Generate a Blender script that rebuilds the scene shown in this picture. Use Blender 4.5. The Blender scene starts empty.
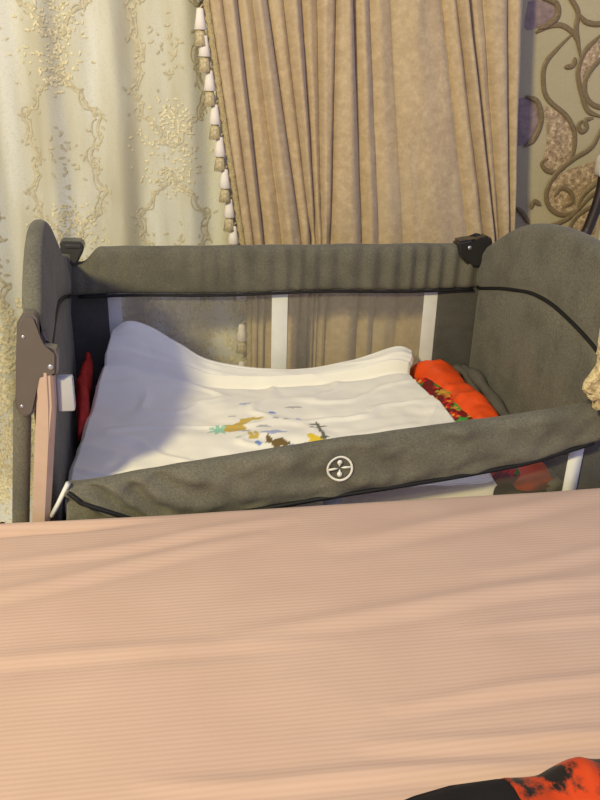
import bpy, bmesh, math, random
from mathutils import Vector, Matrix, noise
random.seed(7)
SC = bpy.context.scene
COL = SC.collection
R = math.radians

# ------------------------------------------------------------------ camera
cam_d = bpy.data.cameras.new('camera')
cam_d.sensor_fit = 'VERTICAL'; cam_d.sensor_height = 24.0
cam_d.lens = 812.0 / 800.0 * 24.0
cam_d.clip_start = 0.02
cam = bpy.data.objects.new('camera', cam_d); COL.objects.link(cam)
YAW, PITCH, ROLL = R(10.08), R(23.26), R(1.68)
fw = Vector((math.sin(YAW)*math.cos(PITCH), math.cos(YAW)*math.cos(PITCH), -math.sin(PITCH)))
rt = Vector((math.cos(YAW), -math.sin(YAW), 0)); up = rt.cross(fw)
r2 = rt*math.cos(ROLL) + up*math.sin(ROLL); u2 = -rt*math.sin(ROLL) + up*math.cos(ROLL)
m = Matrix((r2, u2, -fw)).transposed().to_4x4(); m.translation = (.196, -1.194, 1.202)
cam.matrix_world = m
SC.camera = cam

# ------------------------------------------------------------------ world, lights, exposure
w = bpy.data.worlds.new('world'); SC.world = w; w.use_nodes = True
w.node_tree.nodes['Background'].inputs[0].default_value = (.58, .63, 1.0, 1)
w.node_tree.nodes['Background'].inputs[1].default_value = .80
def lamp(name, kind, loc, energy, color, size):
    d = bpy.data.lights.new(name, kind); d.energy = energy; d.color = color
    if kind == 'AREA': d.size = size
    else: d.shadow_soft_size = size
    o = bpy.data.objects.new(name, d); COL.objects.link(o); o.location = loc
    return o
lamp('ceiling_lamp_light', 'POINT', (-1.16, -2.06, 2.58), 450, (1.0, .88, .43), .15)
SC.view_settings.view_transform = 'Standard'
SC.view_settings.look = 'None'
SC.view_settings.exposure = 0.0
SC.view_settings.gamma = 1.0
SC.view_settings.use_curve_mapping = False

# ------------------------------------------------------------------ material helpers
def lin(c):
    return tuple(((v/255)/12.92 if v/255 <= .04045 else ((v/255+.055)/1.055)**2.4) for v in c)
class NT:
    def __init__(s, name):
        s.m = bpy.data.materials.new(name); s.m.use_nodes = True
        s.n = s.m.node_tree.nodes; s.l = s.m.node_tree.links
        s.b = s.n['Principled BSDF']; s.out = s.n['Material Output']
    def add(s, t, **k):
        nd = s.n.new(t)
        for a, v in k.items(): setattr(nd, a, v)
        return nd
    def link(s, a, b): s.l.new(a, b)
    def coords(s, scale=(1, 1, 1), rot=(0, 0, 0)):
        t = s.add('ShaderNodeTexCoord'); mp = s.add('ShaderNodeMapping')
        mp.inputs['Scale'].default_value = scale; mp.inputs['Rotation'].default_value = rot
        s.link(t.outputs['Object'], mp.inputs[0]); return mp.outputs[0]
    def noise(s, vec, scale, detail=3, rough=.5):
        t = s.add('ShaderNodeTexNoise'); t.inputs['Scale'].default_value = scale
        t.inputs['Detail'].default_value = detail; t.inputs['Roughness'].default_value = rough
        s.link(vec, t.inputs['Vector']); return t.outputs['Fac']
    def ramp(s, fac, stops):
        r = s.add('ShaderNodeValToRGB'); e = r.color_ramp.elements
        while len(e) < len(stops): e.new(.5)
        for i, (p, c) in enumerate(stops):
            e[i].position = p; e[i].color = (*c, 1)
        s.link(fac, r.inputs[0]); return r.outputs[0]
    def mix(s, a, b, fac, mode='MIX'):
        x = s.add('ShaderNodeMix', data_type='RGBA', blend_type=mode)
        for v, i in ((a, 6), (b, 7), (fac, 0)):
            if hasattr(v, 'links'): s.link(v, x.inputs[i])
            elif i == 0: x.inputs[0].default_value = v
            else: x.inputs[i].default_value = (*v, 1)
        return x.outputs[2]
    def bump(s, h, strength=.3, dist=.002):
        b = s.add('ShaderNodeBump'); b.inputs['Strength'].default_value = strength
        b.inputs['Distance'].default_value = dist
        s.link(h, b.inputs['Height']); s.link(b.outputs[0], s.b.inputs['Normal'])
    def set(s, color=None, rough=.8, metal=0, sheen=0, spec=.3):
        if color is not None:
            if hasattr(color, 'links'): s.link(color, s.b.inputs['Base Color'])
            else: s.b.inputs['Base Color'].default_value = (*color, 1)
        s.b.inputs['Roughness'].default_value = rough
        s.b.inputs['Metallic'].default_value = metal
        s.b.inputs['Sheen Weight'].default_value = sheen
        s.b.inputs['Specular IOR Level'].default_value = spec
        return s.m

def plain(name, c, rough=.7, metal=0, sheen=0, var=.12, scale=30, spec=.3):
    t = NT(name); v = t.coords(); f = t.noise(v, scale)
    c2 = tuple(x*(1-var) for x in c); c3 = tuple(min(1, x*(1+var)) for x in c)
    return t.set(t.ramp(f, [(.3, c2), (.7, c3)]), rough, metal, sheen, spec)

def heather(name, dark, light):
    t = NT(name)
    a = t.noise(t.coords((1, 1, 5)), 210, 2, .6); b = t.noise(t.coords((5, 1, 1)), 210, 2, .6)
    c = t.noise(t.coords(), 14, 3)
    f = t.mix((0, 0, 0), (1, 1, 1), a); f2 = t.mix(f, t.mix((0, 0, 0), (1, 1, 1), b), .5)
    col = t.ramp(f2, [(.25, dark), (.75, light)])
    col = t.mix(col, tuple(x*.8 for x in dark), t.ramp(c, [(.45, (0, 0, 0)), (.8, (.5, .5, .5))]))
    t.bump(f2, .5, .0015)
    return t.set(col, .95, 0, .1, .1)

M = {}
M['grey'] = heather('heather_grey_fabric', (.060, .056, .046), (.212, .196, .152))
M['grey_smooth'] = heather('grey_lining_fabric', (.052, .049, .046), (.125, .117, .105))
M['piping'] = plain('black_piping', (.008, .008, .009), .6)
M['plastic'] = plain('grey_plastic', (.105, .088, .078), .28, spec=.5, var=.05)
M['dark_plastic'] = plain('dark_grey_plastic', (.045, .042, .040), .3, spec=.5, var=.05)
M['black_plastic'] = plain('black_plastic', (.022, .020, .020), .3, spec=.5, var=.05)
M['light_plastic'] = plain('light_grey_plastic', (.42, .42, .45), .4, var=.04)
M['screw'] = plain('screw_metal', (.5, .5, .52), .3, .8, var=.05)
M['tube'] = plain('pinkish_tube', (.48, .34, .27), .55, var=.05)
M['white_tape'] = plain('white_tape', (.66, .65, .64), .85, var=.05)
M['emblem'] = plain('white_print', (.72, .70, .64), .8, var=.04)
M['wood'] = plain('dark_wood', (.022, .010, .007), .5, var=.3, scale=12, spec=.5)
M['cream'] = plain('cream_upholstery', (.62, .55, .45), .8)
M['mattress'] = plain('mattress_grey', (.10, .09, .075), .9)
M['bed_mattress'] = plain('bed_mattress_ticking', (.6, .55, .5), .9)
M['carpet'] = plain('carpet_brown', (.16, .10, .07), .95, scale=90, var=.3)
M['skirting'] = plain('skirting_cream', (.55, .50, .42), .5)

def mesh_net():
    t = NT('white_net'); m = t.set((.62, .57, .48), .9)
    tr = t.add('ShaderNodeBsdfTransparent'); mx = t.add('ShaderNodeMixShader')
    mx.inputs[0].default_value = .11
    t.link(tr.outputs[0], mx.inputs[1]); t.link(t.b.outputs[0], mx.inputs[2])
    t.link(mx.outputs[0], t.out.inputs[0]); return m
M['net'] = mesh_net()

def drape_mat():
    t = NT('beige_velvet')
    v = t.coords((1, .2, 1)); n1 = t.noise(v, 60, 4, .65); n2 = t.noise(v, 160, 2, .6)
    n3 = t.noise(t.coords((1, .2, .35)), 9, 2)
    base = t.ramp(n1, [(.36, (.42, .305, .185)), (.52, (.47, .35, .215)), (.66, (.53, .40, .25))])
    base = t.mix(base, (.30, .22, .16), t.ramp(n2, [(.45, (0, 0, 0)), (.75, (.35, .35, .35))]))
    base = t.mix(base, (.50, .40, .28), t.ramp(n3, [(.5, (0, 0, 0)), (.7, (.4, .4, .4))]))
    t.bump(n1, .15, .002)
    return t.set(base, .62, 0, .25, .25)
M['drape'] = drape_mat()

def sheer_mat():
    t = NT('cream_sheer')
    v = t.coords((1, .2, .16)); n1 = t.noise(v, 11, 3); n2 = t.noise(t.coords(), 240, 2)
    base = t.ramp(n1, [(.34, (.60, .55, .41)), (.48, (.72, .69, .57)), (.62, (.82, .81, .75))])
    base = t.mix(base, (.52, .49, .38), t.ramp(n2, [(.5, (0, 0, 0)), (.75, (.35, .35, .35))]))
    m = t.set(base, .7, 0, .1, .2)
    tl = t.add('ShaderNodeBsdfTranslucent'); t.link(base, tl.inputs[0])
    mx = t.add('ShaderNodeMixShader'); mx.inputs[0].default_value = .22
    t.link(t.b.outputs[0], mx.inputs[1]); t.link(tl.outputs[0], mx.inputs[2])
    t.link(mx.outputs[0], t.out.inputs[0]); return m
M['sheer'] = sheer_mat()
M['embroidery'] = plain('taupe_embroidery', (.50, .44, .31), .6, var=.2, scale=120)
M['gold_embroidery'] = plain('gold_embroidery', (.64, .56, .37), .5, var=.3, scale=150)
M['gold_braid'] = plain('gold_braid', (.40, .31, .16), .6, var=.3, scale=260)
M['tassel_white'] = plain('tassel_white', (.80, .72, .66), .7, var=.06)
M['tassel_gold'] = plain('tassel_gold', (.50, .41, .25), .6, var=.3, scale=200)

def wall_mat():
    t = NT('wallpaper_ground'); v = t.coords()
    n = t.noise(v, 220, 2); f = t.noise(v, 4, 2)
    t.bump(n, .2, .001)
    return t.set(t.mix(t.ramp(f, [(.3, (.46, .39, .23)), (.7, (.52, .445, .265))]), (.40, .33, .20), n), .75)
M['wall'] = wall_mat()
M['wall_line'] = plain('wallpaper_scroll', (.20, .14, .07), .5, var=.2, scale=200)
def leaf_mat():
    t = NT('wallpaper_gilt'); v = t.coords((1, .1, 1)); n = t.noise(v, 75, 3, .7)
    t.bump(n, .8, .004)
    return t.set(t.ramp(n, [(.36, (.22, .15, .08)), (.52, (.42, .29, .16)), (.64, (.66, .50, .30))]), .42, 0, 0, .5)
M['wall_leaf'] = leaf_mat()
M['wall_leaf_shaded'] = plain('wallpaper_leaf_shaded', (.27, .19, .17), .6, var=.2, scale=90)  # leaves beside the drape, its mauve shadow painted into their colour

def sheet_mat():
    t = NT('pink_seersucker')
    v = t.coords((1, 1, 1), (0, 0, R(1.2)))
    wv = t.add('ShaderNodeTexWave', wave_type='BANDS', bands_direction='Y'); wv.inputs['Scale'].default_value = 2*math.pi/20/.0066
    wv.inputs['Distortion'].default_value = .6; wv.inputs['Detail'].default_value = 1; wv.inputs['Detail Scale'].default_value = .3
    t.link(v, wv.inputs[0])
    n = t.noise(v, 9, 3)
    a = t.ramp(n, [(.3, (.505, .345, .27)), (.7, (.535, .372, .292))])
    col = t.mix(a, (.475, .315, .243), t.ramp(wv.outputs['Fac'], [(.35, (0, 0, 0)), (.8, (.5, .5, .5))]))
    t.bump(wv.outputs['Fac'], .18, .001)
    return t.set(col, .85, 0, .1, .15)
M['sheet'] = sheet_mat()

def attr_mat(name, base, rough=.85, sheen=.1, tint=None):
    t = NT(name); a = t.add('ShaderNodeAttribute', attribute_name='paint')
    n = t.noise(t.coords(), 320, 2)
    col = t.mix(a.outputs['Color'], (.5, .5, .5), t.ramp(n, [(.55, (0, 0, 0)), (.9, (.10, .10, .10))]))
    t.bump(n, .15, .001)
    return t.set(col, rough, 0, sheen, .2)
M['blanket'] = attr_mat('white_cotton_print', None)
M['quilt'] = attr_mat('satin_print', None, .5, 0)
M['orange'] = plain('orange_satin', (.78, .075, .006), .42, var=.12, spec=.5)
M['red'] = plain('red_cloth', (.36, .012, .010), .6, var=.2)
def garment_mat():
    t = NT('orange_black_print'); v = t.coords((1, .6, .6), (0, 0, .6)); n = t.noise(v, 19, 5, .65)
    return t.set(t.ramp(n, [(.43, (.010, .007, .007)), (.46, (.22, .03, .01)), (.50, (.46, .040, .006)), (.8, (.52, .07, .012))]), .75, 0, .05, .2)
M['garment'] = garment_mat()
M['black_cloth'] = plain('black_cloth', (.006, .005, .006), .9, var=.2)
def fleece_mat():
    t = NT('cream_fleece'); v = t.coords(); n = t.noise(v, 110, 3, .7); t.bump(n, 1, .006)
    return t.set(t.ramp(n, [(.35, (.30, .22, .10)), (.6, (.66, .53, .30))]), .95, 0, .2, .1)
M['fleece'] = fleece_mat()

# ------------------------------------------------------------------ geometry helpers
def obj(name, bm, mat, parent=None, smooth=True, origin=None, sharp=None):
    bmesh.ops.recalc_face_normals(bm, faces=bm.faces)
    me = bpy.data.meshes.new(name); bm.to_mesh(me); bm.free()
    if smooth:
        me.polygons.foreach_set('use_smooth', [True]*len(me.polygons))
        me.update()
    for mm in (mat if isinstance(mat, (list, tuple)) else [mat]): me.materials.append(mm)
    if smooth and sharp: me.set_sharp_from_angle(angle=R(sharp))
    o = bpy.data.objects.new(name, me); COL.objects.link(o)
    if parent is not None:
        o.parent = parent; o.matrix_parent_inverse = Matrix.Translation(parent.location).inverted()
    return o
def tag(o, label=None, cat=None, group=None, kind=None):
    for k, v in (('label', label), ('category', cat), ('group', group), ('kind', kind)):
        if v: o[k] = v
    return o
def thing(name, loc, label, cat, group=None):
    o = bpy.data.objects.new(name, None); COL.objects.link(o); o.location = loc; o.empty_display_size = .1
    return tag(o, label, cat, group)
def box(bm, a, b, bev=0.0, seg=2):
    x0, y0, z0 = a; x1, y1, z1 = b
    g = bmesh.ops.create_cube(bm, size=1)
    for v in g['verts']:
        v.co = Vector(((x0+x1)/2+v.co.x*(x1-x0), (y0+y1)/2+v.co.y*(y1-y0), (z0+z1)/2+v.co.z*(z1-z0)))
    if bev:
        es = list({e for v in g['verts'] for e in v.link_edges})
        bmesh.ops.bevel(bm, geom=es, offset=bev, segments=seg, profile=.6, affect='EDGES')
    return bm
def grid(bm, nu, nv, f, close_u=False):
    vs = [[bm.verts.new(f(i/(nu if close_u else nu-1), j/(nv-1))) for j in range(nv)] for i in range(nu)]
    for i in range(nu if close_u else nu-1):
        for j in range(nv-1):
            k = (i+1) % nu
            bm.faces.new((vs[i][j], vs[k][j], vs[k][j+1], vs[i][j+1]))
    return vs
def loft(bm, rings, cap=True, mat=0):
    vs = [[bm.verts.new(p) for p in r] for r in rings]
    n = len(vs[0])
    for a, b in zip(vs, vs[1:]):
        for i in range(n):
            f = bm.faces.new((a[i], a[(i+1) % n], b[(i+1) % n], b[i])); f.material_index = mat
    if cap:
        for r in (vs[0], vs[-1]): bm.faces.new(r).material_index = mat
    return bm
def tube(bm, pts, r, n=10, flat=1.0):
    pts = [Vector(p) for p in pts]; rings = []
    ref = None
    for i, p in enumerate(pts):
        d = (pts[min(i+1, len(pts)-1)] - pts[max(i-1, 0)]).normalized()
        if ref is None:
            ref = Vector((0, 0, 1)) if abs(d.z) < .9 else Vector((0, 1, 0))
        s = d.cross(ref).normalized(); t = s.cross(d).normalized(); ref = t
        rr = r[i] if isinstance(r, (list, tuple)) else r
        rings.append([p + s*(rr*math.cos(2*math.pi*k/n)) + t*(rr*flat*math.sin(2*math.pi*k/n)) for k in range(n)])
    return loft(bm, rings)
def catmull(pts, n):
    P = [Vector(p) for p in pts]; out = []
    k = len(P)-1
    for i in range(n):
        t = i/(n-1)*k; j = min(int(t), k-1); t -= j
        p0 = P[j-1] if j > 0 else P[0]*2-P[1]; p1 = P[j]; p2 = P[j+1]
        p3 = P[j+2] if j+2 <= k else P[k]*2-P[k-1]
        out.append(.5*((2*p1)+(p2-p0)*t+(2*p0-5*p1+4*p2-p3)*t*t+(3*p1-p0-3*p2+p3)*t**3))
    return out
def prism(bm, poly, y0, y1, mat=0):
    """extrude an outline in the x-z plane between two y planes"""
    a = [bm.verts.new((x, y0, z)) for x, z in poly]; b = [bm.verts.new((x, y1, z)) for x, z in poly]
    n = len(poly); fs = [bm.faces.new(a), bm.faces.new(b[::-1])]
    for i in range(n): fs.append(bm.faces.new((a[i], b[i], b[(i+1) % n], a[(i+1) % n])))
    for f in fs: f.material_index = mat
    return fs
def interp(x, xs, ys):
    if x <= xs[0]: return ys[0]
    for i in range(len(xs)-1):
        if x <= xs[i+1]: return ys[i]+(ys[i+1]-ys[i])*(x-xs[i])/(xs[i+1]-xs[i])
    return ys[-1]
def sstep(a, b, x):
    t = max(0, min(1, (x-a)/(b-a))); return t*t*(3-2*t)
def N(*p): return noise.noise(Vector(p))

W, D = .948, .649          # inside of the crib

# ------------------------------------------------------------------ setting
bm = bmesh.new(); box(bm, (-2.2, -2.6, -.05), (2.6, 1.0, 0))
tag(obj('floor', bm, M['carpet'], smooth=False), kind='structure')
YW = .93
bm = bmesh.new(); box(bm, (-2.2, YW, 0), (2.6, YW+.07, 2.7))
def ribbon(bm, pts, hw, y, mat, n=None, t=.0025):
    """raised scroll line on the wallpaper"""
    n = n or len(pts)*8
    c = catmull([(x, 0, z) for x, z in pts], n); L = []
    for i, p in enumerate(c):
        d = (c[min(i+1, n-1)]-c[max(i-1, 0)]).normalized(); s = Vector((-d.z, 0, d.x))
        h = hw*min(1, .35+4*min(i, n-1-i)/n)
        L.append([bm.verts.new((p+s*h*k)+Vector((0, y-(t if k in (-.5, .5) else 0), 0))) for k in (-1, -.5, .5, 1)])
    for a, b in zip(L, L[1:]):
        for k in range(3): bm.faces.new((a[k], a[k+1], b[k+1], b[k])).material_index = mat
SCROLLS = [
 [(1.15,1.259),(1.176,1.274),(1.216,1.279),(1.251,1.262),(1.273,1.235)],
 [(1.248,1.259),(1.216,1.226),(1.188,1.19),(1.188,1.147),(1.207,1.104),(1.269,1.06),(1.298,1.015),(1.299,.961),(1.27,.923),(1.236,.921),(1.215,.941),(1.231,.954)],
 [(1.24,1.181),(1.263,1.186),(1.267,1.206)],
 [(1.333,1.265),(1.291,1.221),(1.28,1.171),(1.302,1.113),(1.326,1.076),(1.372,1.06)],
 [(1.40,1.23),(1.344,1.208),(1.308,1.164),(1.309,1.12),(1.341,1.09),(1.40,1.09),(1.43,1.15),(1.40,1.23)],
 [(1.20,1.40),(1.224,1.35),(1.255,1.311),(1.258,1.27),(1.283,1.2)],
 [(1.258,1.307),(1.284,1.288),(1.329,1.289),(1.37,1.33),(1.42,1.34)],
 [(1.313,1.053),(1.304,1.038),(1.316,1.024),(1.328,1.034),(1.322,1.052),(1.342,1.059)],
 [(1.41,1.06),(1.376,1.039),(1.351,.985),(1.304,.953),(1.259,.913),(1.24,.865),(1.255,.825),(1.294,.804),(1.337,.816),(1.349,.857),(1.401,.906),(1.45,.96)],
 [(1.264,.853),(1.282,.877),(1.31,.865),(1.319,.841),(1.3,.825)],
 [(1.42,.87),(1.374,.857),(1.322,.8),(1.272,.775),(1.228,.77)],
 [(1.324,.733),(1.329,.783),(1.355,.812),(1.385,.824),(1.43,.80)],
 [(1.144,1.11),(1.179,1.096),(1.196,1.052),(1.184,1.006),(1.158,.983)],
 [(1.146,1.341),(1.192,1.329),(1.202,1.302),(1.183,1.281),(1.153,1.268)],
 [(1.2,.821),(1.207,.841),(1.228,.831)], [(1.159,.825),(1.183,.804),(1.202,.78)]]
LEAVES = [
 ([(1.198,1.089),(1.233,1.075),(1.275,1.051),(1.297,1.007),(1.295,.957),(1.265,.928),(1.233,.924),(1.217,.945),(1.221,.999)], 2),
 ([(1.39,1.26),(1.326,1.258),(1.293,1.22),(1.283,1.171),(1.298,1.128),(1.309,1.12),(1.308,1.164),(1.336,1.205),(1.39,1.225)], 2),
 ([(1.40,.97),(1.383,.954),(1.333,.937),(1.272,.913),(1.249,.865),(1.264,.825),(1.298,.81),(1.331,.825),(1.343,.857),(1.392,.906),(1.43,.95)], 2),
 ([(1.12,1.10),(1.144,1.106),(1.178,1.094),(1.192,1.051),(1.182,1.01),(1.159,.987),(1.12,1.0)], 3),
 ([(1.12,1.33),(1.147,1.334),(1.19,1.328),(1.198,1.303),(1.181,1.282),(1.156,1.272),(1.12,1.27)], 3),
 ([(1.332,.741),(1.334,.782),(1.358,.81),(1.40,.80),(1.40,.741)], 2)]
for dx, dz in ((0, 0), (.33, .28), (.33, -.36), (0, -.64), (0, .64), (.66, 0), (.66, .6)):
    for k, s in enumerate(SCROLLS):
        ribbon(bm, [(x+dx, z+dz) for x, z in s], .0068, YW-.0012-.00025*k, 1)
    for poly, mi in LEAVES:
        cx = sum(p[0] for p in poly)/len(poly); cz = sum(p[1] for p in poly)/len(poly)
        c = catmull([(x, 0, z) for x, z in poly+[poly[0]]], 48)[:-1]
        ce = bm.verts.new((cx+dx, YW-.0022, cz+dz)); vs = [bm.verts.new((p.x+dx, YW-.0006, p.z+dz)) for p in c]
        for i in range(len(vs)):
            bm.faces.new((ce, vs[i], vs[(i+1) % len(vs)])).material_index = mi
tag(obj('wall_back', bm, [M['wall'], M['wall_line'], M['wall_leaf'], M['wall_leaf_shaded']], smooth=False), kind='structure')
bm = bmesh.new(); box(bm, (-2.2, YW-.015, 0), (2.6, YW-.0005, .09), .004)
tag(obj('baseboard_back', bm, M['skirting'], smooth=False), kind='structure')

# ------------------------------------------------------------------ sheer curtain
def sheer_y(x, z):
    w1 = x + .025*N(x*2, z*1.2, 3)
    return .853 + .011*math.sin(2*math.pi*w1/.155+.6) + .0055*math.sin(2*math.pi*w1/.083+1.9+.8*z) + .006*N(x*9, z*2.5, 1) - .08*max(0, (.13-z)/.13)**2*(1 - sstep(.0, .22, x))
sh = thing('sheer_curtain', (-.1, .85, 0), 'cream sheer lace curtain with scroll embroidery behind the left half of the crib', 'curtain')
bm = bmesh.new(); grid(bm, 260, 70, lambda u, v: Vector((-.75+u*1.27, sheer_y(-.75+u*1.27, .01+v*2.4), .01+v*2.4)))
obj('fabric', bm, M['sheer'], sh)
def emb_line(bm, pts, hw):
    L = []; n = len(pts)
    for i, (x, z) in enumerate(pts):
        a = pts[max(i-1, 0)]; b = pts[min(i+1, n-1)]; dx, dz = b[0]-a[0], b[1]-a[1]; l = math.hypot(dx, dz) or 1
        px, pz = -dz/l*hw, dx/l*hw
        L.append([bm.verts.new((x+k*px, sheer_y(x+k*px, z+k*pz)-.0012-(.0008 if k == 0 else 0), z+k*pz)) for k in (-1, 0, 1)])
    for a, b in zip(L, L[1:]):
        for k in range(2): bm.faces.new((a[k], a[k+1], b[k+1], b[k]))
def emb_leaf(bm, x, z, l, wd, a):
    c, s = math.cos(a), math.sin(a); vs = []
    ce = bm.verts.new((x, sheer_y(x, z)-.0022, z))
    for k in range(8):
        t = 2*math.pi*k/8; u, v = l*math.cos(t), wd*math.sin(t)
        X, Z = x+u*c-v*s, z+u*s+v*c
        vs.append(bm.verts.new((X, sheer_y(X, Z)-.0016, Z)))
    for k in range(8): bm.faces.new((ce, vs[k], vs[(k+1) % 8]))
b1 = bmesh.new(); b2 = bmesh.new()
PX, PZ = .25, .46
for ci in range(-3, 3):
    for ri in range(0, 5):
        xc = -.02+ci*PX; zc = .03+ri*PZ + (.23 if ci % 2 else 0)
        for sgn in (-1, 1):
            pts = []
            for i in range(91):
                t = i/90; z = zc-.20+.40*t
                wd = .085*math.sin(math.pi*t)**.7*(1-.22*math.cos(4*math.pi*t))
                pts.append((xc+sgn*(wd+.007*math.sin(t*2*math.pi*7)), z+.005*math.cos(t*2*math.pi*7)))
            emb_line(b1, pts, .0032)
            emb_line(b1, [(xc+(x-xc)*.86+.003*math.sin(i*.9), z+.006*math.cos(i*.9)) for i, (x, z) in enumerate(pts)], .0018)
            for i in range(0, 90, 2):
                x, z = pts[i]; emb_leaf(b1, x+random.gauss(0, .008), z+random.gauss(0, .008), random.uniform(.004, .008), .003, random.uniform(0, 3.14))
            for t0 in (.22, .5, .78):       # little curls springing from the frame
                x0, z0 = pts[int(t0*90)]
                emb_line(b1, [(x0+sgn*(.012+.012*math.cos(q*.45)*(1-q/16)-.012), z0+.014*math.sin(q*.45)*(1-q/18)) for q in range(14)], .002)
        for k in range(230):                 # leaf spray at the foot of each frame
            t = random.random(); z = zc-.30+.20*t+random.gauss(0, .01)
            x = xc+random.gauss(0, .012+.035*math.sin(math.pi*t))
            emb_leaf(b2, x, z, random.uniform(.003, .0065), .0026, random.uniform(0, math.pi))
        for k in range(30):
            x = xc+random.gauss(0, .02); z = zc+random.gauss(0, .04)
            emb_leaf(b1, x, z, random.uniform(.004, .008), .003, random.uniform(0, math.pi))
random.seed(21)
for k in range(4800):                       # dense gilt border low on the curtain
    z = .06+.55*random.random(); x = random.uniform(-.7, .45) if k < 2600 else random.uniform(-.45, -.02)
    emb_leaf(b2, x, z, random.uniform(.005, .010), random.uniform(.003, .005), random.uniform(0, math.pi))
obj('scroll_embroidery', b1, M['embroidery'], sh)
tag(obj('leaf_embroidery', b2, M['gold_embroidery'], sh), 'gold embroidered leaves')

# ------------------------------------------------------------------ heavy drape
def Xt(p): return .317+(200+.55*p-207)*.00232       # where a fold edge lies 1.30 m up
def Xb(p): return .401+(200+.55*p-245)*.0026        # and 0.76 m up
VAL = [(14, 80), (40, 98), (65, 115), (92, 148), (118, 182), (147, 199), (178, 208), (207, 217), (240, 232), (272, 291), (302, 322), (342, 368), (438, 490), (466, 520), (490, 540), (516, 548), (562, 566), (592, 577)]
AMP = [.018, .030, .014, .034, .016, .030, .014, .030, .040, .020, .013, .026, .022, .036, .014, .032, .020]
def drape_edges(z):
    if z >= .76: t = (z-.76)/.54; return [Xb(b)+(Xt(a)-Xb(b))*t for a, b in VAL]
    s = (.76-z)/.76
    return [Xb(b)+(.018-.006*i if i < 3 else 0)*min(1, s*6)-.004*s*(i % 3) for i, (a, b) in enumerate(VAL)]
def drape_pt(u, z, back=0):
    E = drape_edges(z); n = len(E)-1
    k = min(int(u*n), n-1); t = u*n-k
    x = E[k]+(E[k+1]-E[k])*t
    wd = E[k+1]-E[k]
    a = min(AMP[k], wd*1.1)
    prof = math.sin(math.pi*t)**.85+.10*math.sin(2*math.pi*t*1.5+k*1.7)*math.sin(math.pi*t)
    if wd > .1: prof = math.sin(math.pi*t)**.4*(1+.10*math.sin(2*math.pi*t*2+z*2))
    d = a*prof+.004*N(x*22, z*4, 5)+.003*N(x*40, z*9, 2)
    kn = math.exp(-((x-.572)/.05)**2-((z-.775)/.035)**2)   # folds pinched together
    d -= .012*kn*math.cos((x-.572)*140)
    return Vector((x, .812-d, z))
dr = thing('drape_curtain', (.75, .80, 0), 'beige velvet drape with gold braid edge and white tassels behind the crib', 'curtain')
bm = bmesh.new(); NV = 110
grid(bm, 17*14+1, NV, lambda u, v: drape_pt(u, .012+v*2.38))
o = obj('fabric', bm, M['drape'], dr)
so = o.modifiers.new('thickness', 'SOLIDIFY'); so.thickness = .003; so.offset = 0
bm = bmesh.new()
def trim_c(z): return drape_pt(0, z)+Vector((-.004, -.010, 0))
nT = 240
rings = []
for i in range(nT):
    z = .02+i/(nT-1)*2.37; c = trim_c(z); q = .0022*math.sin(i*2.4)
    rings.append([c+Vector((-.008+q, 0, 0)), c+Vector((-.005, -.004-abs(q), 0)), c+Vector((.005, -.004-abs(q), 0)), c+Vector((.008+q, 0, 0)), c+Vector((0, .003, 0))])
loft(bm, rings); tag(obj('braid_trim', bm, M['gold_braid'], dr), 'gold braid trim')
def lathe(bm, c, prof, n=16, flute=0.0):
    rings = []
    for r, z in prof:
        rings.append([Vector((c[0]+r*math.cos(2*math.pi*k/n)*(1+flute*(k % 2)), c[1]+r*math.sin(2*math.pi*k/n)*(1+flute*(k % 2)), c[2]+z)) for k in range(n)])
    return loft(bm, rings)
def tassel(x, y, z):
    bm = bmesh.new(); lathe(bm, (0, 0, 0), [(.002, .044), (.0075, .042), (.0085, .034), (.0100, .022), (.0140, 0), (.012, -.001), (.003, .004)], 20, .05)
    a = obj('tassel', bm, M['tassel_white'], dr); a.location = (x, y, z)
    a.matrix_parent_inverse = Matrix.Translation(dr.location).inverted()
    bm = bmesh.new(); lathe(bm, (0, 0, 0), [(.002, 0), (.0085, -.002), (.0105, -.010), (.0135, -.034), (.010, -.035), (.003, -.028)], 22, .10)
    b = obj('tassel_skirt', bm, M['tassel_gold'], a); b.matrix_parent_inverse = Matrix(); b.location = (0, 0, 0)
    bm = bmesh.new(); tube(bm, [(0, 0, .044), (.006, -.001, .050), (.016, -.002, .055)], .0018, 6)
    c = obj('tassel_cord', bm, M['tassel_gold'], a); c.matrix_parent_inverse = Matrix()
    tag(a, 'white and gold bell tassel')
    return a
for z in (2.15, 2.07, 1.99, 1.91, 1.83, 1.75, 1.67, 1.59, 1.51, 1.43, 1.35, 1.255, 1.20, 1.128, 1.055, .983, .910, .840, .775, .715, .632, .522, .42, .34, .26, .18, .10):
    c = trim_c(z); tassel(c.x-.020, c.y+.002, z-.015)

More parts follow.
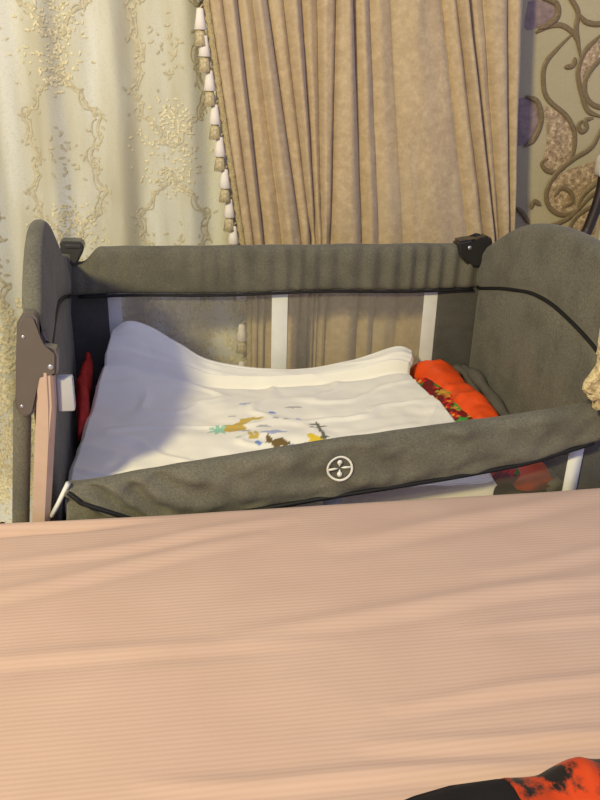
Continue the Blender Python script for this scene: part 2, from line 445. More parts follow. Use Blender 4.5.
# ------------------------------------------------------------------ crib
crib = thing('bedside_crib', (W/2, D/2, 0), 'grey fabric bedside crib with net sides and lowered front rail beside the pink bed', 'crib')
ARY = [.012, .03, .06, .102, .18, .254, .32, .386, .43, .48, .525, .571, .61, .64]
ARZ = [.815, .848, .878, .897, .906, .905, .899, .889, .877, .860, .839, .814, .794, .777]
def soft(y, xs, ys, d=.022): return sum(interp(y+q*d, xs, ys) for q in (-1, -.5, 0, .5, 1))/5
def arch(y, sgn=1):
    if sgn > 0: return soft(y, ARY, ARZ)
    return soft(y, [.012, .05, .12, .21, .28, .382, .45, .512, .60, .64], [.835, .872, .913, .934, .922, .874, .842, .806, .786, .777], .03)
def seam(y): return soft(y, [.012, .059, .094, .168, .253, .342, .487, .639], [.712, .728, .736, .748, .757, .753, .722, .680], .03)
def end_panel(sgn, xin):
    """padded end: sgn -1 left, +1 right; xin = inner face"""
    T = .031 if sgn < 0 else .044; bm = bmesh.new(); rings = []; NY = 60
    for j in range(NY+1):
        y = .012+j/NY*(.640-.012)
        e = min(1, min(j, NY-j)/3.0); th = T*(.55+.45*math.sqrt(1-(1-e)**2)); zt = arch(y, sgn)-(.012*(1-e)); toe = .026*(1-y/.64) if sgn < 0 else 0
        zs = seam(y); off = (T-th)/2; P = []
        xi = off; xo = off+th
        zb = .16
        for k in range(16): 
            z = zb+(zs-.004-zb)*k/15; P.append((xi+.003+.002*N(y*9, z*9, 4), z))
        P.append((xi+.007, zs))
        for k in range(1, 8):
            z = zs+(zt-th*.5-zs)*k/7; P.append((xi-.004*math.sin(math.pi*min(1, k/6))+.0015*N(y*16, z*14, 7), z))
        for k in range(1, 9):
            a = math.pi*k/9; P.append(((xi+xo)/2-th/2*math.cos(a), zt-th*.5+th*.5*math.sin(a)))
        for k in range(0, 12):
            z = zt-th*.5-(zt-th*.5-zb)*k/11; P.append((xo, z))
        rings.append([Vector((xin+toe+sgn*x, y, z)) for x, z in P])
    loft(bm, rings)
    p = obj('end_panel', bm, M['grey'], crib)
    bm = bmesh.new(); tube(bm, [(xin+sgn*.004+(.026*(1-(.018+i/40*.61)/.64) if sgn < 0 else 0), .018+i/40*.61, seam(.018+i/40*.61)) for i in range(41)], .0042, 8)
    tag(obj('piping', bm, M['piping'], p), 'black piping seam')
    return p
end_panel(-1, -.008); end_panel(1, W)

# back rail with gathered sleeve
bm = bmesh.new(); rings = []; NX = 240
for i in range(NX+1):
    u = i/NX; x = -.010+u*(W+.016)
    g = .0038*math.sin(x*150+5*N(x*6, 0, 0))*(.3+.9*sstep(.35, .8, u)+.4*math.exp(-((u-.45)/.12)**2)) + .0016*N(x*30, 1, 1)
    zt = .789+.0015*N(x*12, 3, 3)-.018*(sstep(.93, .99, u)); zb = .681+.002*math.sin(x*14)
    if u < .09: zt = .789-.034*(1-sstep(.03, .075, u))
    if u > .94: zt -= .006
    h = (zt-zb)/2; c = (zt+zb)/2; yc = .650; ring = []
    for k in range(24):
        a = 2*math.pi*k/24; ca, sa = math.cos(a), math.sin(a)
        ex = abs(ca)**.45*(1 if ca > 0 else -1); ez = abs(sa)**.65*(1 if sa > 0 else -1)
        ring.append(Vector((x+.010*ez*0, yc+ex*(.021+(g if ca < 0 else 0)), c+ez*h)))
    rings.append(ring)
loft(bm, rings); far = obj('back_rail', bm, M['grey'], crib)
bm = bmesh.new(); tube(bm, [(.008+i/60*(W-.016), .633, .679+.002*math.sin((.008+i/60*(W-.016))*14)) for i in range(61)], .0036, 8)
tag(obj('piping', bm, M['piping'], far), 'black piping seam')
# corner hinges
bm = bmesh.new(); fs = prism(bm, [(-.022, .808), (.026, .806), (.029, .800), (.028, .787), (.012, .758), (-.004, .752), (-.022, .77)], .622, .668)
bmesh.ops.bevel(bm, geom=list(bm.edges), offset=.004, segments=2, affect='EDGES')
box(bm, (-.010, .6190, .793), (.022, .624, .801), .0015)
h = obj('corner_hinge', bm, M['dark_plastic'], crib, sharp=35)
bm = bmesh.new(); fs = prism(bm, [(.886, .798), (.917, .804), (.946, .804), (.966, .812), (.976, .79), (.962, .74), (.94, .735), (.922, .738), (.895, .762)], .620, .668)
bmesh.ops.bevel(bm, geom=list(bm.edges), offset=.006, segments=3, affect='EDGES')
h = obj('corner_hinge', bm, M['black_plastic'], crib, sharp=35); tag(h, 'black plastic corner hinge')
bm = bmesh.new(); bmesh.ops.create_uvsphere(bm, u_segments=12, v_segments=8, radius=.005, matrix=Matrix.Translation((.915, .619, .785)) @ Matrix.Diagonal((1, .5, 1, 1)))
obj('screw', bm, M['screw'], h)

# near left bracket
BR = [(-.004,.846),(.010,.845),(.015,.838),(.014,.808),(.019,.794),(.037,.789),(.039,.782),(.036,.752),(.032,.749),(.008,.752),(.005,.745),(-.001,.695),(-.006,.687),(-.015,.684),(-.024,.688),(-.029,.700),(-.026,.725),(-.019,.785),(-.013,.832)]
bm = bmesh.new(); prism(bm, BR, -.032, .000)
bmesh.ops.bevel(bm, geom=[e for e in bm.edges if abs(e.verts[0].co.y-e.verts[1].co.y) < 1e-5], offset=.004, segments=3, affect='EDGES')
br = obj('corner_bracket', bm, M['plastic'], crib, sharp=40); tag(br, 'grey plastic corner bracket')
for x, z in ((.028, .764), (-.019, .703), (-.006, .812)):
    bm = bmesh.new(); bmesh.ops.create_uvsphere(bm, u_segments=12, v_segments=8, radius=.0045 if x > 0 else .0028, matrix=Matrix.Translation((x, -.0325, z)) @ Matrix.Diagonal((1, .45, 1, 1)))
    obj('screw', bm, M['screw'], br)
# right bracket (mostly out of frame)
bm = bmesh.new(); prism(bm, [(W+.0, .70), (W-.018, .69), (W-.03, .665), (W-.028, .625), (W-.01, .605), (W+.03, .60), (W+.035, .84), (W+.005, .85)], -.030, .012)
bmesh.ops.bevel(bm, geom=list(bm.edges), offset=.005, segments=3, affect='EDGES')
tag(obj('corner_bracket', bm, M['black_plastic'], crib, sharp=40), 'black plastic corner bracket')
# bare front post, latch, legs
bm = bmesh.new()
loft(bm, [[Vector((x0, -.030, z)), Vector((x0+wd*.72, -.033, z)), Vector((x0+wd, -.024, z)), Vector((x0+wd, -.012, z)), Vector((x0, -.012, z))]
          for x0, wd, z in ((.003, .029, .755), (.001, .0285, .70), (-.007, .028, .64), (-.029, .027, .47), (-.062, .025, .20), (-.086, .024, .02))])
bmesh.ops.bevel(bm, geom=[e for e in bm.edges if abs(e.verts[0].co.z-e.verts[1].co.z) > .01], offset=.003, segments=2, affect='EDGES')
tag(obj('front_post', bm, M['tube'], crib, sharp=40), 'bare pinkish front post')
bm = bmesh.new(); box(bm, (.030, -.012, .682), (.055, .006, .738), .004)
tag(obj('latch', bm, M['light_plastic'], crib, sharp=40), 'pale grey latch block')
def leg(p0, p1, mt):
    bm = bmesh.new(); tube(bm, [p0, p1], .0135, 14)
    l = obj('leg', bm, mt, crib, sharp=50)
    bm = bmesh.new(); tube(bm, [Vector(p1)+Vector((0, 0, .0)), Vector(p1)-Vector((0, 0, .022))], [.017, .019], 14)
    obj('foot', bm, M['black_plastic'], l, sharp=50)
leg((-.022, -.008, .70), (-.100, -.008, .022), M['grey'])
leg((W+.020, .02, .62), (W+.085, .02, .022), M['grey'])
leg((-.012, .63, .78), (-.085, .63, .022), M['grey'])
leg((W+.020, .63, .78), (W+.085, .63, .022), M['grey'])

# back net wall with grey corners and white tapes
def panel(name, mt, pts, parent, yth=.0015):
    bm = bmesh.new(); prism(bm, [(p[0], p[1]) for p in pts], pts[0][2]-yth, pts[0][2]+yth)
    return obj(name, bm, mt, parent, smooth=False)
Y = .652
bn = panel('back_net', M['net'], [(.068, .16, Y), (.862, .16, Y), (.862, .68, Y), (.068, .68, Y)], crib, .0004)
for x0, x1 in ((.070, .100), (.449, .487), (.824, .858)):
    bm = bmesh.new(); box(bm, (x0, Y-.0045, .16), (x1, Y-.0015, .685), .0008); tag(obj('net_tape', bm, M['white_tape'], bn), 'white tape strip')
bm = bmesh.new(); box(bm, (-.02, Y-.006, .16), (.070, Y+.006, .69), .003); obj('corner_lining', bm, M['grey_smooth'], crib)
bm = bmesh.new(); grid(bm, 14, 50, lambda u, v: Vector((.858+u*(W-.838), Y-.004-.004*math.sin(math.pi*u)+.002*N(u*2, v*30, 3), .16+v*.53)))
o = obj('corner_lining', bm, M['grey_smooth'], crib); s = o.modifiers.new('t', 'SOLIDIFY'); s.thickness = .004; s.offset = 0

# lowered front rail
XS = [.030, .10, .211, .457, .661, .80, .913, .938]
ZT = [.556, .566, .584, .616, .634, .645, .658, .650]
ZB = [.486, .482, .480, .513, .535, .553, .583, .592]
bm = bmesh.new(); rings = []; NX = 200
for i in range(NX+1):
    u = i/NX; x = XS[0]+u*(XS[-1]-XS[0])
    zt = sum(interp(x+q, XS, ZT) for q in (-.02, 0, .02))/3; zb = sum(interp(x+q, XS, ZB) for q in (-.02, 0, .02))/3
    zt += .002*N(x*18, 1, 0)
    h = (zt-zb)/2; c = (zt+zb)/2; ring = []
    left = 1-sstep(.10, .34, x)
    for k in range(40):
        a = 2*math.pi*k/40; ca, sa = math.cos(a), math.sin(a)
        ey = abs(ca)**.5*(1 if ca > 0 else -1); ez = abs(sa)**.75*(1 if sa > 0 else -1)
        yy = -.014+ey*.019; zz = c+ez*h
        if ca < 0:
            yy += .0095*N(x*13+zz*9, zz*26-x*5, 2)+.0045*N(x*34-zz*20, zz*46, 5)
            yy += left*.012*math.sin((x*.9+zz*1.5)*80+4*N(x*8, zz*8, 1))*abs(ca)
        yy -= .008*math.sin(math.pi*u)
        ring.append(Vector((x, yy, zz)))
    rings.append(ring)
loft(bm, rings); fr = obj('front_rail', bm, M['grey'], crib)
bm = bmesh.new(); tube(bm, [(x, -.030-.006*math.sin(math.pi*(x-.03)/.9), sum(interp(x+q, XS, ZB) for q in (-.02, 0, .02))/3+.004) for x in [.035+.0148*i for i in range(61)]], .0042, 8)
tag(obj('piping', bm, M['piping'], fr), 'black piping along the hem')
bm = bmesh.new(); tube(bm, catmull([(.036, -.040, .556), (.050, -.045, .545), (.058, -.046, .538), (.10, -.048, .520), (.135, -.047, .503)], 24), .0038, 8)
tag(obj('strap', bm, M['piping'], fr), 'black strap at the left end')
# emblem: ring, bar and two drops
ex, ez = .4705, .5735
def rail_y(x, z):
    ys = [p.y for ring in rings if abs(ring[0].x-x) < .006 for p in ring if abs(p.z-z) < .008 and p.y < -.01]
    return min(ys) if ys else -.035
EY = {(a, b): rail_y(ex+a*.022, ez+b*.022) for a in (-1, 0, 1) for b in (-1, 0, 1)}
def badge_y(x, z):
    u, v = max(-1, min(1, x/.022)), max(-1, min(1, z/.022)); t = 0
    for a in (-1, 0, 1):
        for b in (-1, 0, 1): t += EY[a, b]*max(0, 1-abs(u-a))*max(0, 1-abs(v-b))
    return t
bm = bmesh.new()
def eface(poly):
    vs = [bm.verts.new((ex+x, -.0020+badge_y(x, z), ez+z)) for x, z in poly]; bm.faces.new(vs)
nn = 56
for k in range(nn):
    a, b = 2*math.pi*k/nn, 2*math.pi*(k+1)/nn; r0, r1 = .0186, .0222
    eface([(r0*math.cos(a), r0*math.sin(a)), (r1*math.cos(a), r1*math.sin(a)), (r1*math.cos(b), r1*math.sin(b)), (r0*math.cos(b), r0*math.sin(b))])
for sx in (-1, 1):
    eface([(sx*.0025, -.0002+sx*.0006), (sx*.008, -.0019+sx*.001), (sx*.0188, -.0019+sx*.0018), (sx*.0188, .0019+sx*.0018), (sx*.008, .0019+sx*.001), (sx*.0025, .0002+sx*.0006)])
for sz in (-1, 1):
    eface([(.0042*math.cos(t*math.pi/8), sz*.0102+.0044*math.sin(t*math.pi/8)) for t in range(16)])
    eface([(-.0026, sz*.0085), (.0026, sz*.0085), (.0006, sz*.0025), (-.0006, sz*.0025)])
o = obj('emblem', bm, M['emblem'], fr); s = o.modifiers.new('t', 'SOLIDIFY'); s.thickness = .0012; s.offset = 0
tag(o, 'white round emblem')
# front net below the rail
bm = bmesh.new()
def fnz(x): return interp(x, XS, ZB)+.01
grid(bm, 60, 24, lambda u, v: Vector((.045+u*.87, -.004+.006*N(u*6, v*3, 8), .17+v*(fnz(.045+u*.87)-.17))))
fn = obj('front_net', bm, M['net'], crib)
bm = bmesh.new(); loft(bm, [[Vector((x, y, z)) for x, y in ((x0, -.010), (x0+.026, -.010), (x0+.026, -.007), (x0, -.007))] for x0, z in ((.893, .17), (.893, .50), (.894, .585))])
tag(obj('net_tape', bm, M['white_tape'], fn), 'white tape strip')
bm = bmesh.new(); loft(bm, [[Vector((x, y, z)) for x, y in ((.452, -.012), (.484, -.012), (.484, -.009), (.452, -.009))] for z in (.17, .35, .512)])
tag(obj('net_tape', bm, M['white_tape'], fn), 'white tape strip')
bm = bmesh.new(); tube(bm, [(.006, -.026, .508), (.018, -.027, .53), (.036, -.028, .566)], .0065, 8, .6)
tag(obj('net_tape', bm, M['white_tape'], fn), 'white tape strip')
bm = bmesh.new(); box(bm, (.918, -.004, .16), (W+.03, .010, .62), .004); obj('corner_lining', bm, M['grey_smooth'], crib)
bm = bmesh.new(); box(bm, (.0, .0, .150), (W, D, .175), .006); obj('floor_board', bm, M['grey_smooth'], crib, sharp=40)

# ------------------------------------------------------------------ crib mattress and bunched edge
mt = thing('crib_mattress', (W/2, D/2, .18), 'flat dark grey crib mattress lying under the white blanket and orange quilt', 'mattress')
bm = bmesh.new(); box(bm, (.030, .030, .177), (W-.012, D-.015, .44), .02, 3); obj('pad', bm, M['mattress'], mt, sharp=40)
bm = bmesh.new()
tube(bm, catmull([(.930, .61, .480), (.932, .54, .490), (.932, .46, .484), (.931, .38, .474), (.928, .29, .470), (.912, .16, .465), (.91, .05, .46)], 50), [.0145-.003*math.sin(i*.5) for i in range(50)], 14, 1.0)
tube(bm, catmull([(.915, .628, .480), (.921, .56, .482), (.920, .46, .466), (.919, .36, .458), (.918, .27, .456)], 36), [.010+.002*math.sin(i*.7) for i in range(36)], 12, .9)
tag(obj('grey_cloth', bm, M['mattress']), 'bunched dark grey cloth tucked between the orange quilt and right end panel', 'cloth')

# ------------------------------------------------------------------ orange floral quilt
qt = thing('floral_quilt', (.6, .35, .44), 'orange satin baby quilt with red and green flowers beside the right end panel', 'quilt')
def paint(o, f):
    me = o.data; a = me.color_attributes.new('paint', 'FLOAT_COLOR', 'POINT')
    for i, v in enumerate(me.vertices): a.data[i].color = (*f(v.co), 1)
random.seed(5)
FL = []
for k in range(420):
    FL.append((random.uniform(.42, .85), random.uniform(.06, .60), random.uniform(.009, .022), random.choice([(.60, .02, .015), (.60, .02, .015), (.03, .26, .03), (.05, .33, .05), (.60, .18, .03), (.60, .30, .04)]), random.uniform(0, 6.28)))
def floral(co):
    c = (.16, .012, .012)
    for x, y, r, cc, ph in FL:
        dx, dy = co.x-x, co.y-y; a = math.atan2(dy, dx); d = math.hypot(dx, dy)
        if d < r*(.75+.25*math.cos(5*a+ph)):
            c = cc
            if d < r*.3 and cc[0] > .5: c = (.75, .35, .05)
    return c
XB0 = .80
def qx(y): return .772+.062*(.60-y)/.34*.0 + .0  # border line
def qtop(x, y, e): return .450+.024*e+.020*sstep(.775, .81, x)+.006*N(x*14, y*14, 3)
bm = bmesh.new()
def qf(u, v):
    x = .42+u*.42; y = .05+v*.56
    x2 = x-(.02 if u > .9 else 0)*0
    e = min(1, min(u*.395, min(v, 1-v)*.56)/.04); e = math.sqrt(max(0, 1-(1-e)**2))
    return Vector((x, y, qtop(x, y, e)))
grid(bm, 160, 200, qf); o = obj('floral_panel', bm, M['quilt'], qt); paint(o, floral)
s = o.modifiers.new('t', 'SOLIDIFY'); s.thickness = .006; s.offset = -1
bm = bmesh.new(); rings = []; n = 90
for i in range(n+1):
    t = i/n; y = .05+.565*t; xl = .826-.045*sstep(.42, .62, y)+.004*N(y*12, 0, 0); xr = .905-.010*t+.004*N(y*20, 4, 4)
    hgt = .046*(1-.28*abs(math.sin(y*15+.5)))*min(1, min(i, n-i)/5+.3)
    ring = []
    for k in range(20):
        a = 2*math.pi*k/20; ca, sa = math.cos(a), math.sin(a)
        x = (xl+xr)/2+(xr-xl)/2*ca
        z = .472+(hgt if sa > 0 else .020)*abs(sa)**.7*(1 if sa > 0 else -1)+.009*N(x*24, y*20, 4)*(sa > 0)+.004*N(x*60, y*40, 4)*(sa > 0)
        ring.append(Vector((x, y, z)))
    rings.append(ring)
loft(bm, rings); tag(obj('satin_border', bm, M['orange'], qt), 'puffy orange satin border')

# red cloth by the left end
bm = bmesh.new(); rings = []; n = 40
for i in range(n+1):
    t = i/n; y = .30+.30*t; c = .021+.003*math.sin(t*9); ring = []
    r = .0140*math.sin(math.pi*min(1, max(.02, t*.96+.02)))**.5
    for k in range(18):
        a = 2*math.pi*k/18
        ring.append(Vector((c+(r+.004*N(math.cos(a)*3, t*9, 2))*math.cos(a), y, max(.446, .485+.065*t+(r*2.6+.012*N(t*12, math.sin(a)*2, 6)+.008*N(t*30, math.sin(a)*4, 2))*math.sin(a)))))
    rings.append(ring)
loft(bm, rings)
tag(obj('red_cloth', bm, M['red']), 'bunched red cloth squeezed between white blanket and left end of the crib', 'cloth')

# ------------------------------------------------------------------ white blanket
ROWS = [
 [(.030,.016,.30),(.09,.016,.30),(.18,.016,.30),(.25,.016,.30),(.33,.016,.30),(.45,.016,.30),(.59,.016,.30),(.70,.016,.30),(.775,.016,.30)],
 [(.026,.020,.455),(.09,.020,.455),(.18,.020,.46),(.25,.020,.462),(.33,.020,.464),(.45,.020,.468),(.59,.020,.470),(.70,.020,.474),(.775,.020,.474)],
 [(.020,.040,.490),(.09,.040,.490),(.18,.040,.490),(.25,.040,.490),(.33,.040,.492),(.45,.040,.494),(.59,.040,.496),(.70,.040,.498),(.782,.040,.498)],
 [(.014,.113,.500),(.09,.104,.500),(.177,.124,.500),(.25,.147,.500),(.326,.167,.500),(.445,.192,.502),(.591,.22,.505),(.703,.246,.508),(.790,.247,.508)],
 [(.026,.255,.508),(.10,.25,.506),(.19,.26,.504),(.257,.28,.500),(.327,.285,.500),(.45,.29,.500),(.59,.305,.504),(.706,.33,.510),(.784,.33,.512)],
 [(.037,.398,.518),(.114,.402,.511),(.201,.404,.505),(.264,.409,.500),(.328,.402,.500),(.456,.389,.500),(.589,.392,.503),(.71,.419,.509),(.772,.418,.511)],
 [(.059,.53,.562),(.113,.53,.556),(.182,.53,.532),(.248,.53,.510),(.316,.53,.496),(.478,.53,.494),(.62,.53,.500),(.715,.53,.518),(.765,.53,.512)],
 [(.066,.565,.585),(.114,.568,.592),(.175,.568,.577),(.238,.568,.546),(.312,.567,.514),(.483,.567,.497),(.628,.567,.513),(.73,.567,.540),(.780,.562,.531)],
 [(.078,.60,.608),(.115,.60,.628),(.163,.60,.615),(.229,.60,.572),(.309,.60,.525),(.488,.60,.499),(.635,.60,.517),(.745,.60,.549),(.790,.595,.538)],
 [(.080,.618,.585),(.116,.622,.605),(.163,.622,.592),(.229,.622,.550),(.309,.622,.505),(.488,.62,.478),(.635,.62,.495),(.745,.618,.525),(.788,.612,.520)]]
NU, NV2 = 330, 250
cols = [catmull(r, NU) for r in ROWS]
BL = [catmull([cols[k][i] for k in range(len(ROWS))], NV2) for i in range(NU)]
def wr(p, u, v):
    x, y = p.x, p.y
    a = .0045*N(x*9+3, y*14, 1)+.0022*N(x*26, y*30, 4)
    ridge = max(0, 1-abs(N(x*5+y*6, y*9-x*3, 8))*7)*.0045*sstep(.45, .25, abs(v-.50))
    a += ridge
    crease = -.013*math.exp(-((v-.665)/.013)**2)+.008*math.exp(-((v-.705)/.018)**2)
    hem = -.002*math.exp(-((v-.85)/.007)**2)
    return a+crease+hem+.005*sstep(.668, .676, v)
bm = bmesh.new()
def bf(u, v):
    i = min(NU-1, int(round(u*(NU-1)))); j = min(NV2-1, int(round(v*(NV2-1)))); p = BL[i][j].copy()
    d = wr(p, u, v); up_ = sstep(.64, .78, v)
    p.z += d*(1-.4*up_); p.y -= d*.8*up_
    p.x += .004*N(p.y*14, u*2, 9)*(1 if u in (0, 1) else .5)
    e = min(1, min(u, 1-u)*NU/5)
    p.z -= .010*(1-e)
    return p
grid(bm, NU, NV2, bf)
bk = thing('baby_blanket', (.4, .3, .45), 'rumpled white cotton baby blanket with small printed animals spread in the crib', 'blanket')
o = obj('cotton_fabric', bm, M['blanket'], bk)
TEAL, OCH, GOLD, BLUE, BRN, YEL, TREE, GRY, LBL = (.30, .55, .42), (.52, .36, .08), (.55, .40, .09), (.16, .28, .62), (.16, .10, .03), (.70, .50, .03), (.12, .12, .09), (.42, .40, .40), (.38, .42, .62)
BLOTS = [(.36,.403,.013,.006,LBL,0,0),(.295,.282,.017,.019,TEAL,7,.38),(.326,.285,.021,.020,OCH,3,.15),(.340,.304,.016,.010,OCH,0,0),(.366,.324,.024,.0075,GOLD,2,.1),(.352,.318,.012,.010,GOLD,0,0),
 (.411,.350,.008,.006,BLUE,0,0),(.462,.376,.019,.005,GRY,0,0),(.402,.253,.022,.011,LBL,4,.2),(.355,.252,.005,.014,GOLD,0,0),(.367,.250,.005,.015,GOLD,0,0),(.360,.236,.009,.008,GOLD,3,.2),(.366,.212,.006,.011,BLUE,0,0),
 (.388,.222,.006,.018,BRN,0,0),(.404,.206,.020,.012,BRN,4,.25),(.416,.192,.004,.018,BRN,0,0),(.396,.198,.004,.014,BRN,0,0),(.431,.194,.009,.006,BLUE,0,0),
 (.478,.208,.013,.013,YEL,3,.15),(.472,.222,.007,.010,YEL,0,0),(.496,.245,.004,.050,TREE,0,0),(.487,.260,.012,.003,TREE,0,0),(.505,.272,.010,.003,TREE,0,0),(.488,.282,.009,.003,TREE,0,0),(.497,.212,.010,.005,TREE,0,0),(.460,.196,.007,.004,TREE,0,0),
 (.436,.312,.007,.004,GRY,0,0),(.462,.313,.006,.006,LBL,0,0),(.415,.315,.006,.004,GRY,0,0),(.327,.345,.008,.003,GRY,0,0),(.345,.270,.014,.004,GRY,0,0),(.385,.285,.016,.004,GRY,0,0),(.330,.235,.006,.008,(.55, .62, .52),0,0)]
def bpaint(co):
    c = (.80, .765, .70)
    if .26 < co.x < .53 and .17 < co.y < .43:
        for x, y, rx, ry, cc, k, am in BLOTS:
            dx, dy = (co.x-x)/rx, (co.y-y)/ry; d = math.hypot(dx, dy)
            if d < 1.5:
                lim = 1+am*math.cos(k*math.atan2(dy, dx)+1)+.18*N(co.x*260, co.y*260, 1)
                if d < lim: c = cc
    return c
paint(o, bpaint)
s = o.modifiers.new('t', 'SOLIDIFY'); s.thickness = .004; s.offset = -1

# ------------------------------------------------------------------ bed
bed = thing('double_bed', (.4, -.86, 0), 'wide double bed under the pink striped sheet in front of the crib', 'bed')
X0, X1, Y0, Y1 = -.62, 1.42, -1.66, -.068
bm = bmesh.new(); box(bm, (X0+.02, Y0+.02, .10), (X1-.02, Y1-.02, .30), .01); obj('frame', bm, M['wood'], bed, sharp=40)
bm = bmesh.new(); box(bm, (X0+.012, Y0+.012, .302), (X1-.012, Y1-.014, .506), .03, 3); obj('mattress', bm, M['bed_mattress'], bed, sharp=40)
for x in (X0+.08, X1-.08):
    for y in (Y0+.08, Y1-.08):
        bm = bmesh.new(); box(bm, (x-.03, y-.03, 0), (x+.03, y+.03, .10), .005); obj('leg', bm, M['wood'], bed, sharp=40)
def edge_y(x): return -.050+.004*N(x*3, 0, 2)
FOLDS = [((.42, -.515), (.86, -.485), .016, .006), ((.38, -.56), (.80, -.605), .016, .006), ((.15, -.585), (.58, -.618), .016, .006), ((-.20, -.285), (.34, -.14), .020, .006), ((.42, -.18), (.95, -.072), .026, .007), ((.25, -.372), (.95, -.29), .022, .007), ((-.25, -.37), (.40, -.39), .018, .004), ((-.12, -.186), (.40, -.094), .018, .005), ((.55, -.40), (1.0, -.395), .016, .004), ((.62, -.27), (1.05, -.215), .02, .005)]
def sheet_z(x, y):
    z = .520+.004*N(x*2.2, y*4, 1)+.0012*N(x*9, y*22, 4)
    for (ax, ay), (bx, by), wd, hh in FOLDS:
        dx, dy = bx-ax, by-ay; L2 = dx*dx+dy*dy; t = ((x-ax)*dx+(y-ay)*dy)/L2
        tt = max(0, min(1, t)); px, py = ax+tt*dx, ay+tt*dy
        d = ((y-py)+.012*N(x*5, ax*9, by*9))/wd
        f = math.sin(math.pi*min(1, max(0, t*.98+.01)))**.6 if 0 < t < 1 else 0
        z += .78*hh*f*(math.exp(-d*d*2.2)-.5*math.exp(-(d+1.1)**2*3))
    if x < .35 and y > -.14:     # hem folded over near the left of the crib
        e = sstep(.22, .0, x); yc = -.090+.03*(x+.06); d = (y-yc-.018)/.010
        z += e*.006*math.exp(-d*d)-e*.009*math.exp(-((y-yc)/.007)**2)
    return z
bm = bmesh.new()
def sf(u, v):
    x = X0-.0+u*(X1-X0)
    s = v*1.95      # arc length from the hem hanging on the crib side
    ey = edge_y(x)
    r = .022
    if s < .28: return Vector((x, ey+.0015*N(x*14, s*6, 0), .52-r-.28+s))
    s -= .28
    if s < r*1.5708:
        a = s/r; zz = .52-r+r*math.sin(a); y = ey-r+r*math.cos(a); t = a/1.5708
        return Vector((x, y, zz+(sheet_z(x, y)-.52)*t*t))
    s -= r*1.5708; y = ey-r-s*(1.62/1.62)
    y = max(y, Y0)
    return Vector((x, y, sheet_z(x, y)))
grid(bm, 260, 420, sf)
o = obj('bed_sheet', bm, M['sheet'])
tag(o, 'salmon pink finely striped sheet spread over the bed', 'sheet')
s = o.modifiers.new('t', 'SOLIDIFY'); s.thickness = .003; s.offset = -1

# ------------------------------------------------------------------ garment lying at the bottom right of the bed
gm = thing('printed_garment', (.6, -.75, .52), 'crumpled black and orange patterned garment lying at the near corner of the bed', 'clothing')
TX = [.36, .42, .46, .51, .544, .58, .61, .66, .74, .80]; TY = [-.658, -.640, -.633, -.632, -.638, -.632, -.635, -.64, -.65, -.66]; TH = [.006, .010, .016, .024, .034, .050, .048, .052, .05, .045]
def garment(name, xa, xb, mt, lift=0.0):
    bm = bmesh.new(); rings = []; n = 70
    for i in range(n+1):
        x = xa+(xb-xa)*i/n; yf = interp(x, TX, TY); h = interp(x, TX, TH)+lift; ring = []
        for k in range(28):
            t = k/27; y = yf-.30*t*(1-.0)
            hh = h*(min(1, t/.10)**.5)*(min(1, (1-t)/.06)**.5)
            hh += (.006*N(x*26, y*24, 3)+.005*math.sin((x*1.2+y*.5)*75))*min(1, t*8)*min(1, (1-t)*8)*min(1, h/.03)
            ring.append(Vector((x+(.03*N(y*8, 2, 2))*0, y, .526+max(.002, hh))))
        for k in range(27, -1, -1): ring.append(Vector((x, yf-.30*k/27*.985-.002, .5245)))
        rings.append(ring)
    loft(bm, rings); return obj(name, bm, mt, gm)
tag(garment('black_panel', .375, .520, M['black_cloth']), 'plain black panel')
tag(garment('patterned_panel', .512, .80, M['garment'], .002), 'orange and black patterned panel')

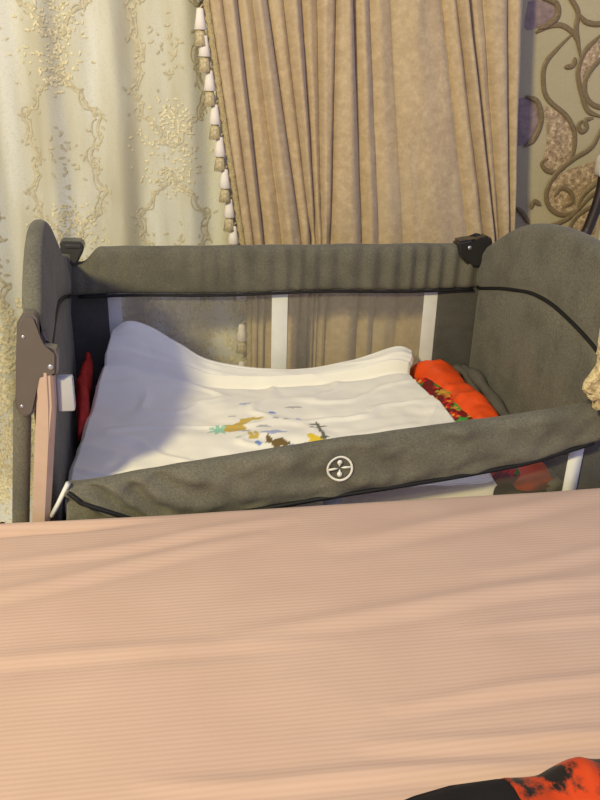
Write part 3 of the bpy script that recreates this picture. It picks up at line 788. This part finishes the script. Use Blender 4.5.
# ------------------------------------------------------------------ fleece throw on the near right corner
bm = bmesh.new()
OUT = [(.925, .93), (.893, .868), (.878, .825), (.879, .780), (.882, .746), (.868, .722), (.868, .704), (.888, .680), (.910, .668)]
oc = catmull([(x, 0, z) for x, z in OUT], 40)
rings = []
for i, p in enumerate(oc):
    wd = 1.06-p.x; ring = []
    for k in range(30):
        a = 2*math.pi*k/30
        e = abs(math.cos(a))**.6*(1 if math.cos(a) > 0 else -1)
        x = p.x+wd/2*(1-e); y = -.062+.020*math.sin(a)
        q = .007*N(x*75, y*75, p.z*75)+.004*N(x*150, y*150, p.z*150)
        ring.append(Vector((x+q, y+q, p.z+q)))
    rings.append(ring)
loft(bm, rings)
tag(obj('fleece_throw', bm, M['fleece']), 'cream nubbly fleece throw hanging over the near right corner of the crib', 'throw')

# ------------------------------------------------------------------ chair beyond the right end
ch = thing('wooden_chair', (1.45, .68, 0), 'dark wooden chair with cream cushion standing right of the crib by the wallpaper', 'chair')
for x, y, hh in ((1.32, .50, .44), (1.66, .50, .44)):
    bm = bmesh.new(); box(bm, (x-.018, y-.018, 0), (x+.018, y+.018, hh), .004); obj('leg', bm, M['wood'], ch, sharp=40)
for x in (1.29, 1.69):
    bm = bmesh.new(); s_ = 1 if x > 1.5 else -1
    tube(bm, catmull([(x, .84, .0), (x-.01, .78, .40), (x-.022, .75, .74), (x-.010, .748, .80), (x+.002, .748, .85), (x+.010, .75, .90), (x+.012, .755, .95)], 30), .0135, 10)
    obj('back_leg', bm, M['wood'], ch)
bm = bmesh.new(); tube(bm, catmull([(1.302, .756, .935), (1.40, .76, .955), (1.50, .76, .96), (1.60, .76, .955), (1.702, .756, .935)], 30), .011, 10); obj('top_rail', bm, M['wood'], ch)
bm = bmesh.new(); box(bm, (1.30, .48, .40), (1.68, .80, .45), .01); obj('seat_frame', bm, M['wood'], ch, sharp=40)
bm = bmesh.new(); box(bm, (1.31, .485, .451), (1.67, .765, .50), .02, 3); tag(obj('seat_cushion', bm, M['cream'], ch), 'cream seat cushion')
bm = bmesh.new(); box(bm, (1.315, .735, .74), (1.69, .765, .94), .012, 3); tag(obj('back_cushion', bm, M['cream'], ch), 'cream padded backrest')
bm = bmesh.new(); box(bm, (1.281, .728, .930), (1.735, .775, .985), .015, 3); tag(obj('headrest_pad', bm, M['cream'], ch, sharp=40), 'cream headrest pad')
bm = bmesh.new(); tube(bm, [(1.29, .75, .765), (1.33, .75, .76), (1.66, .75, .76), (1.69, .75, .765)], .010, 10); obj('back_rail', bm, M['wood'], ch)
bpy.context.view_layer.update()
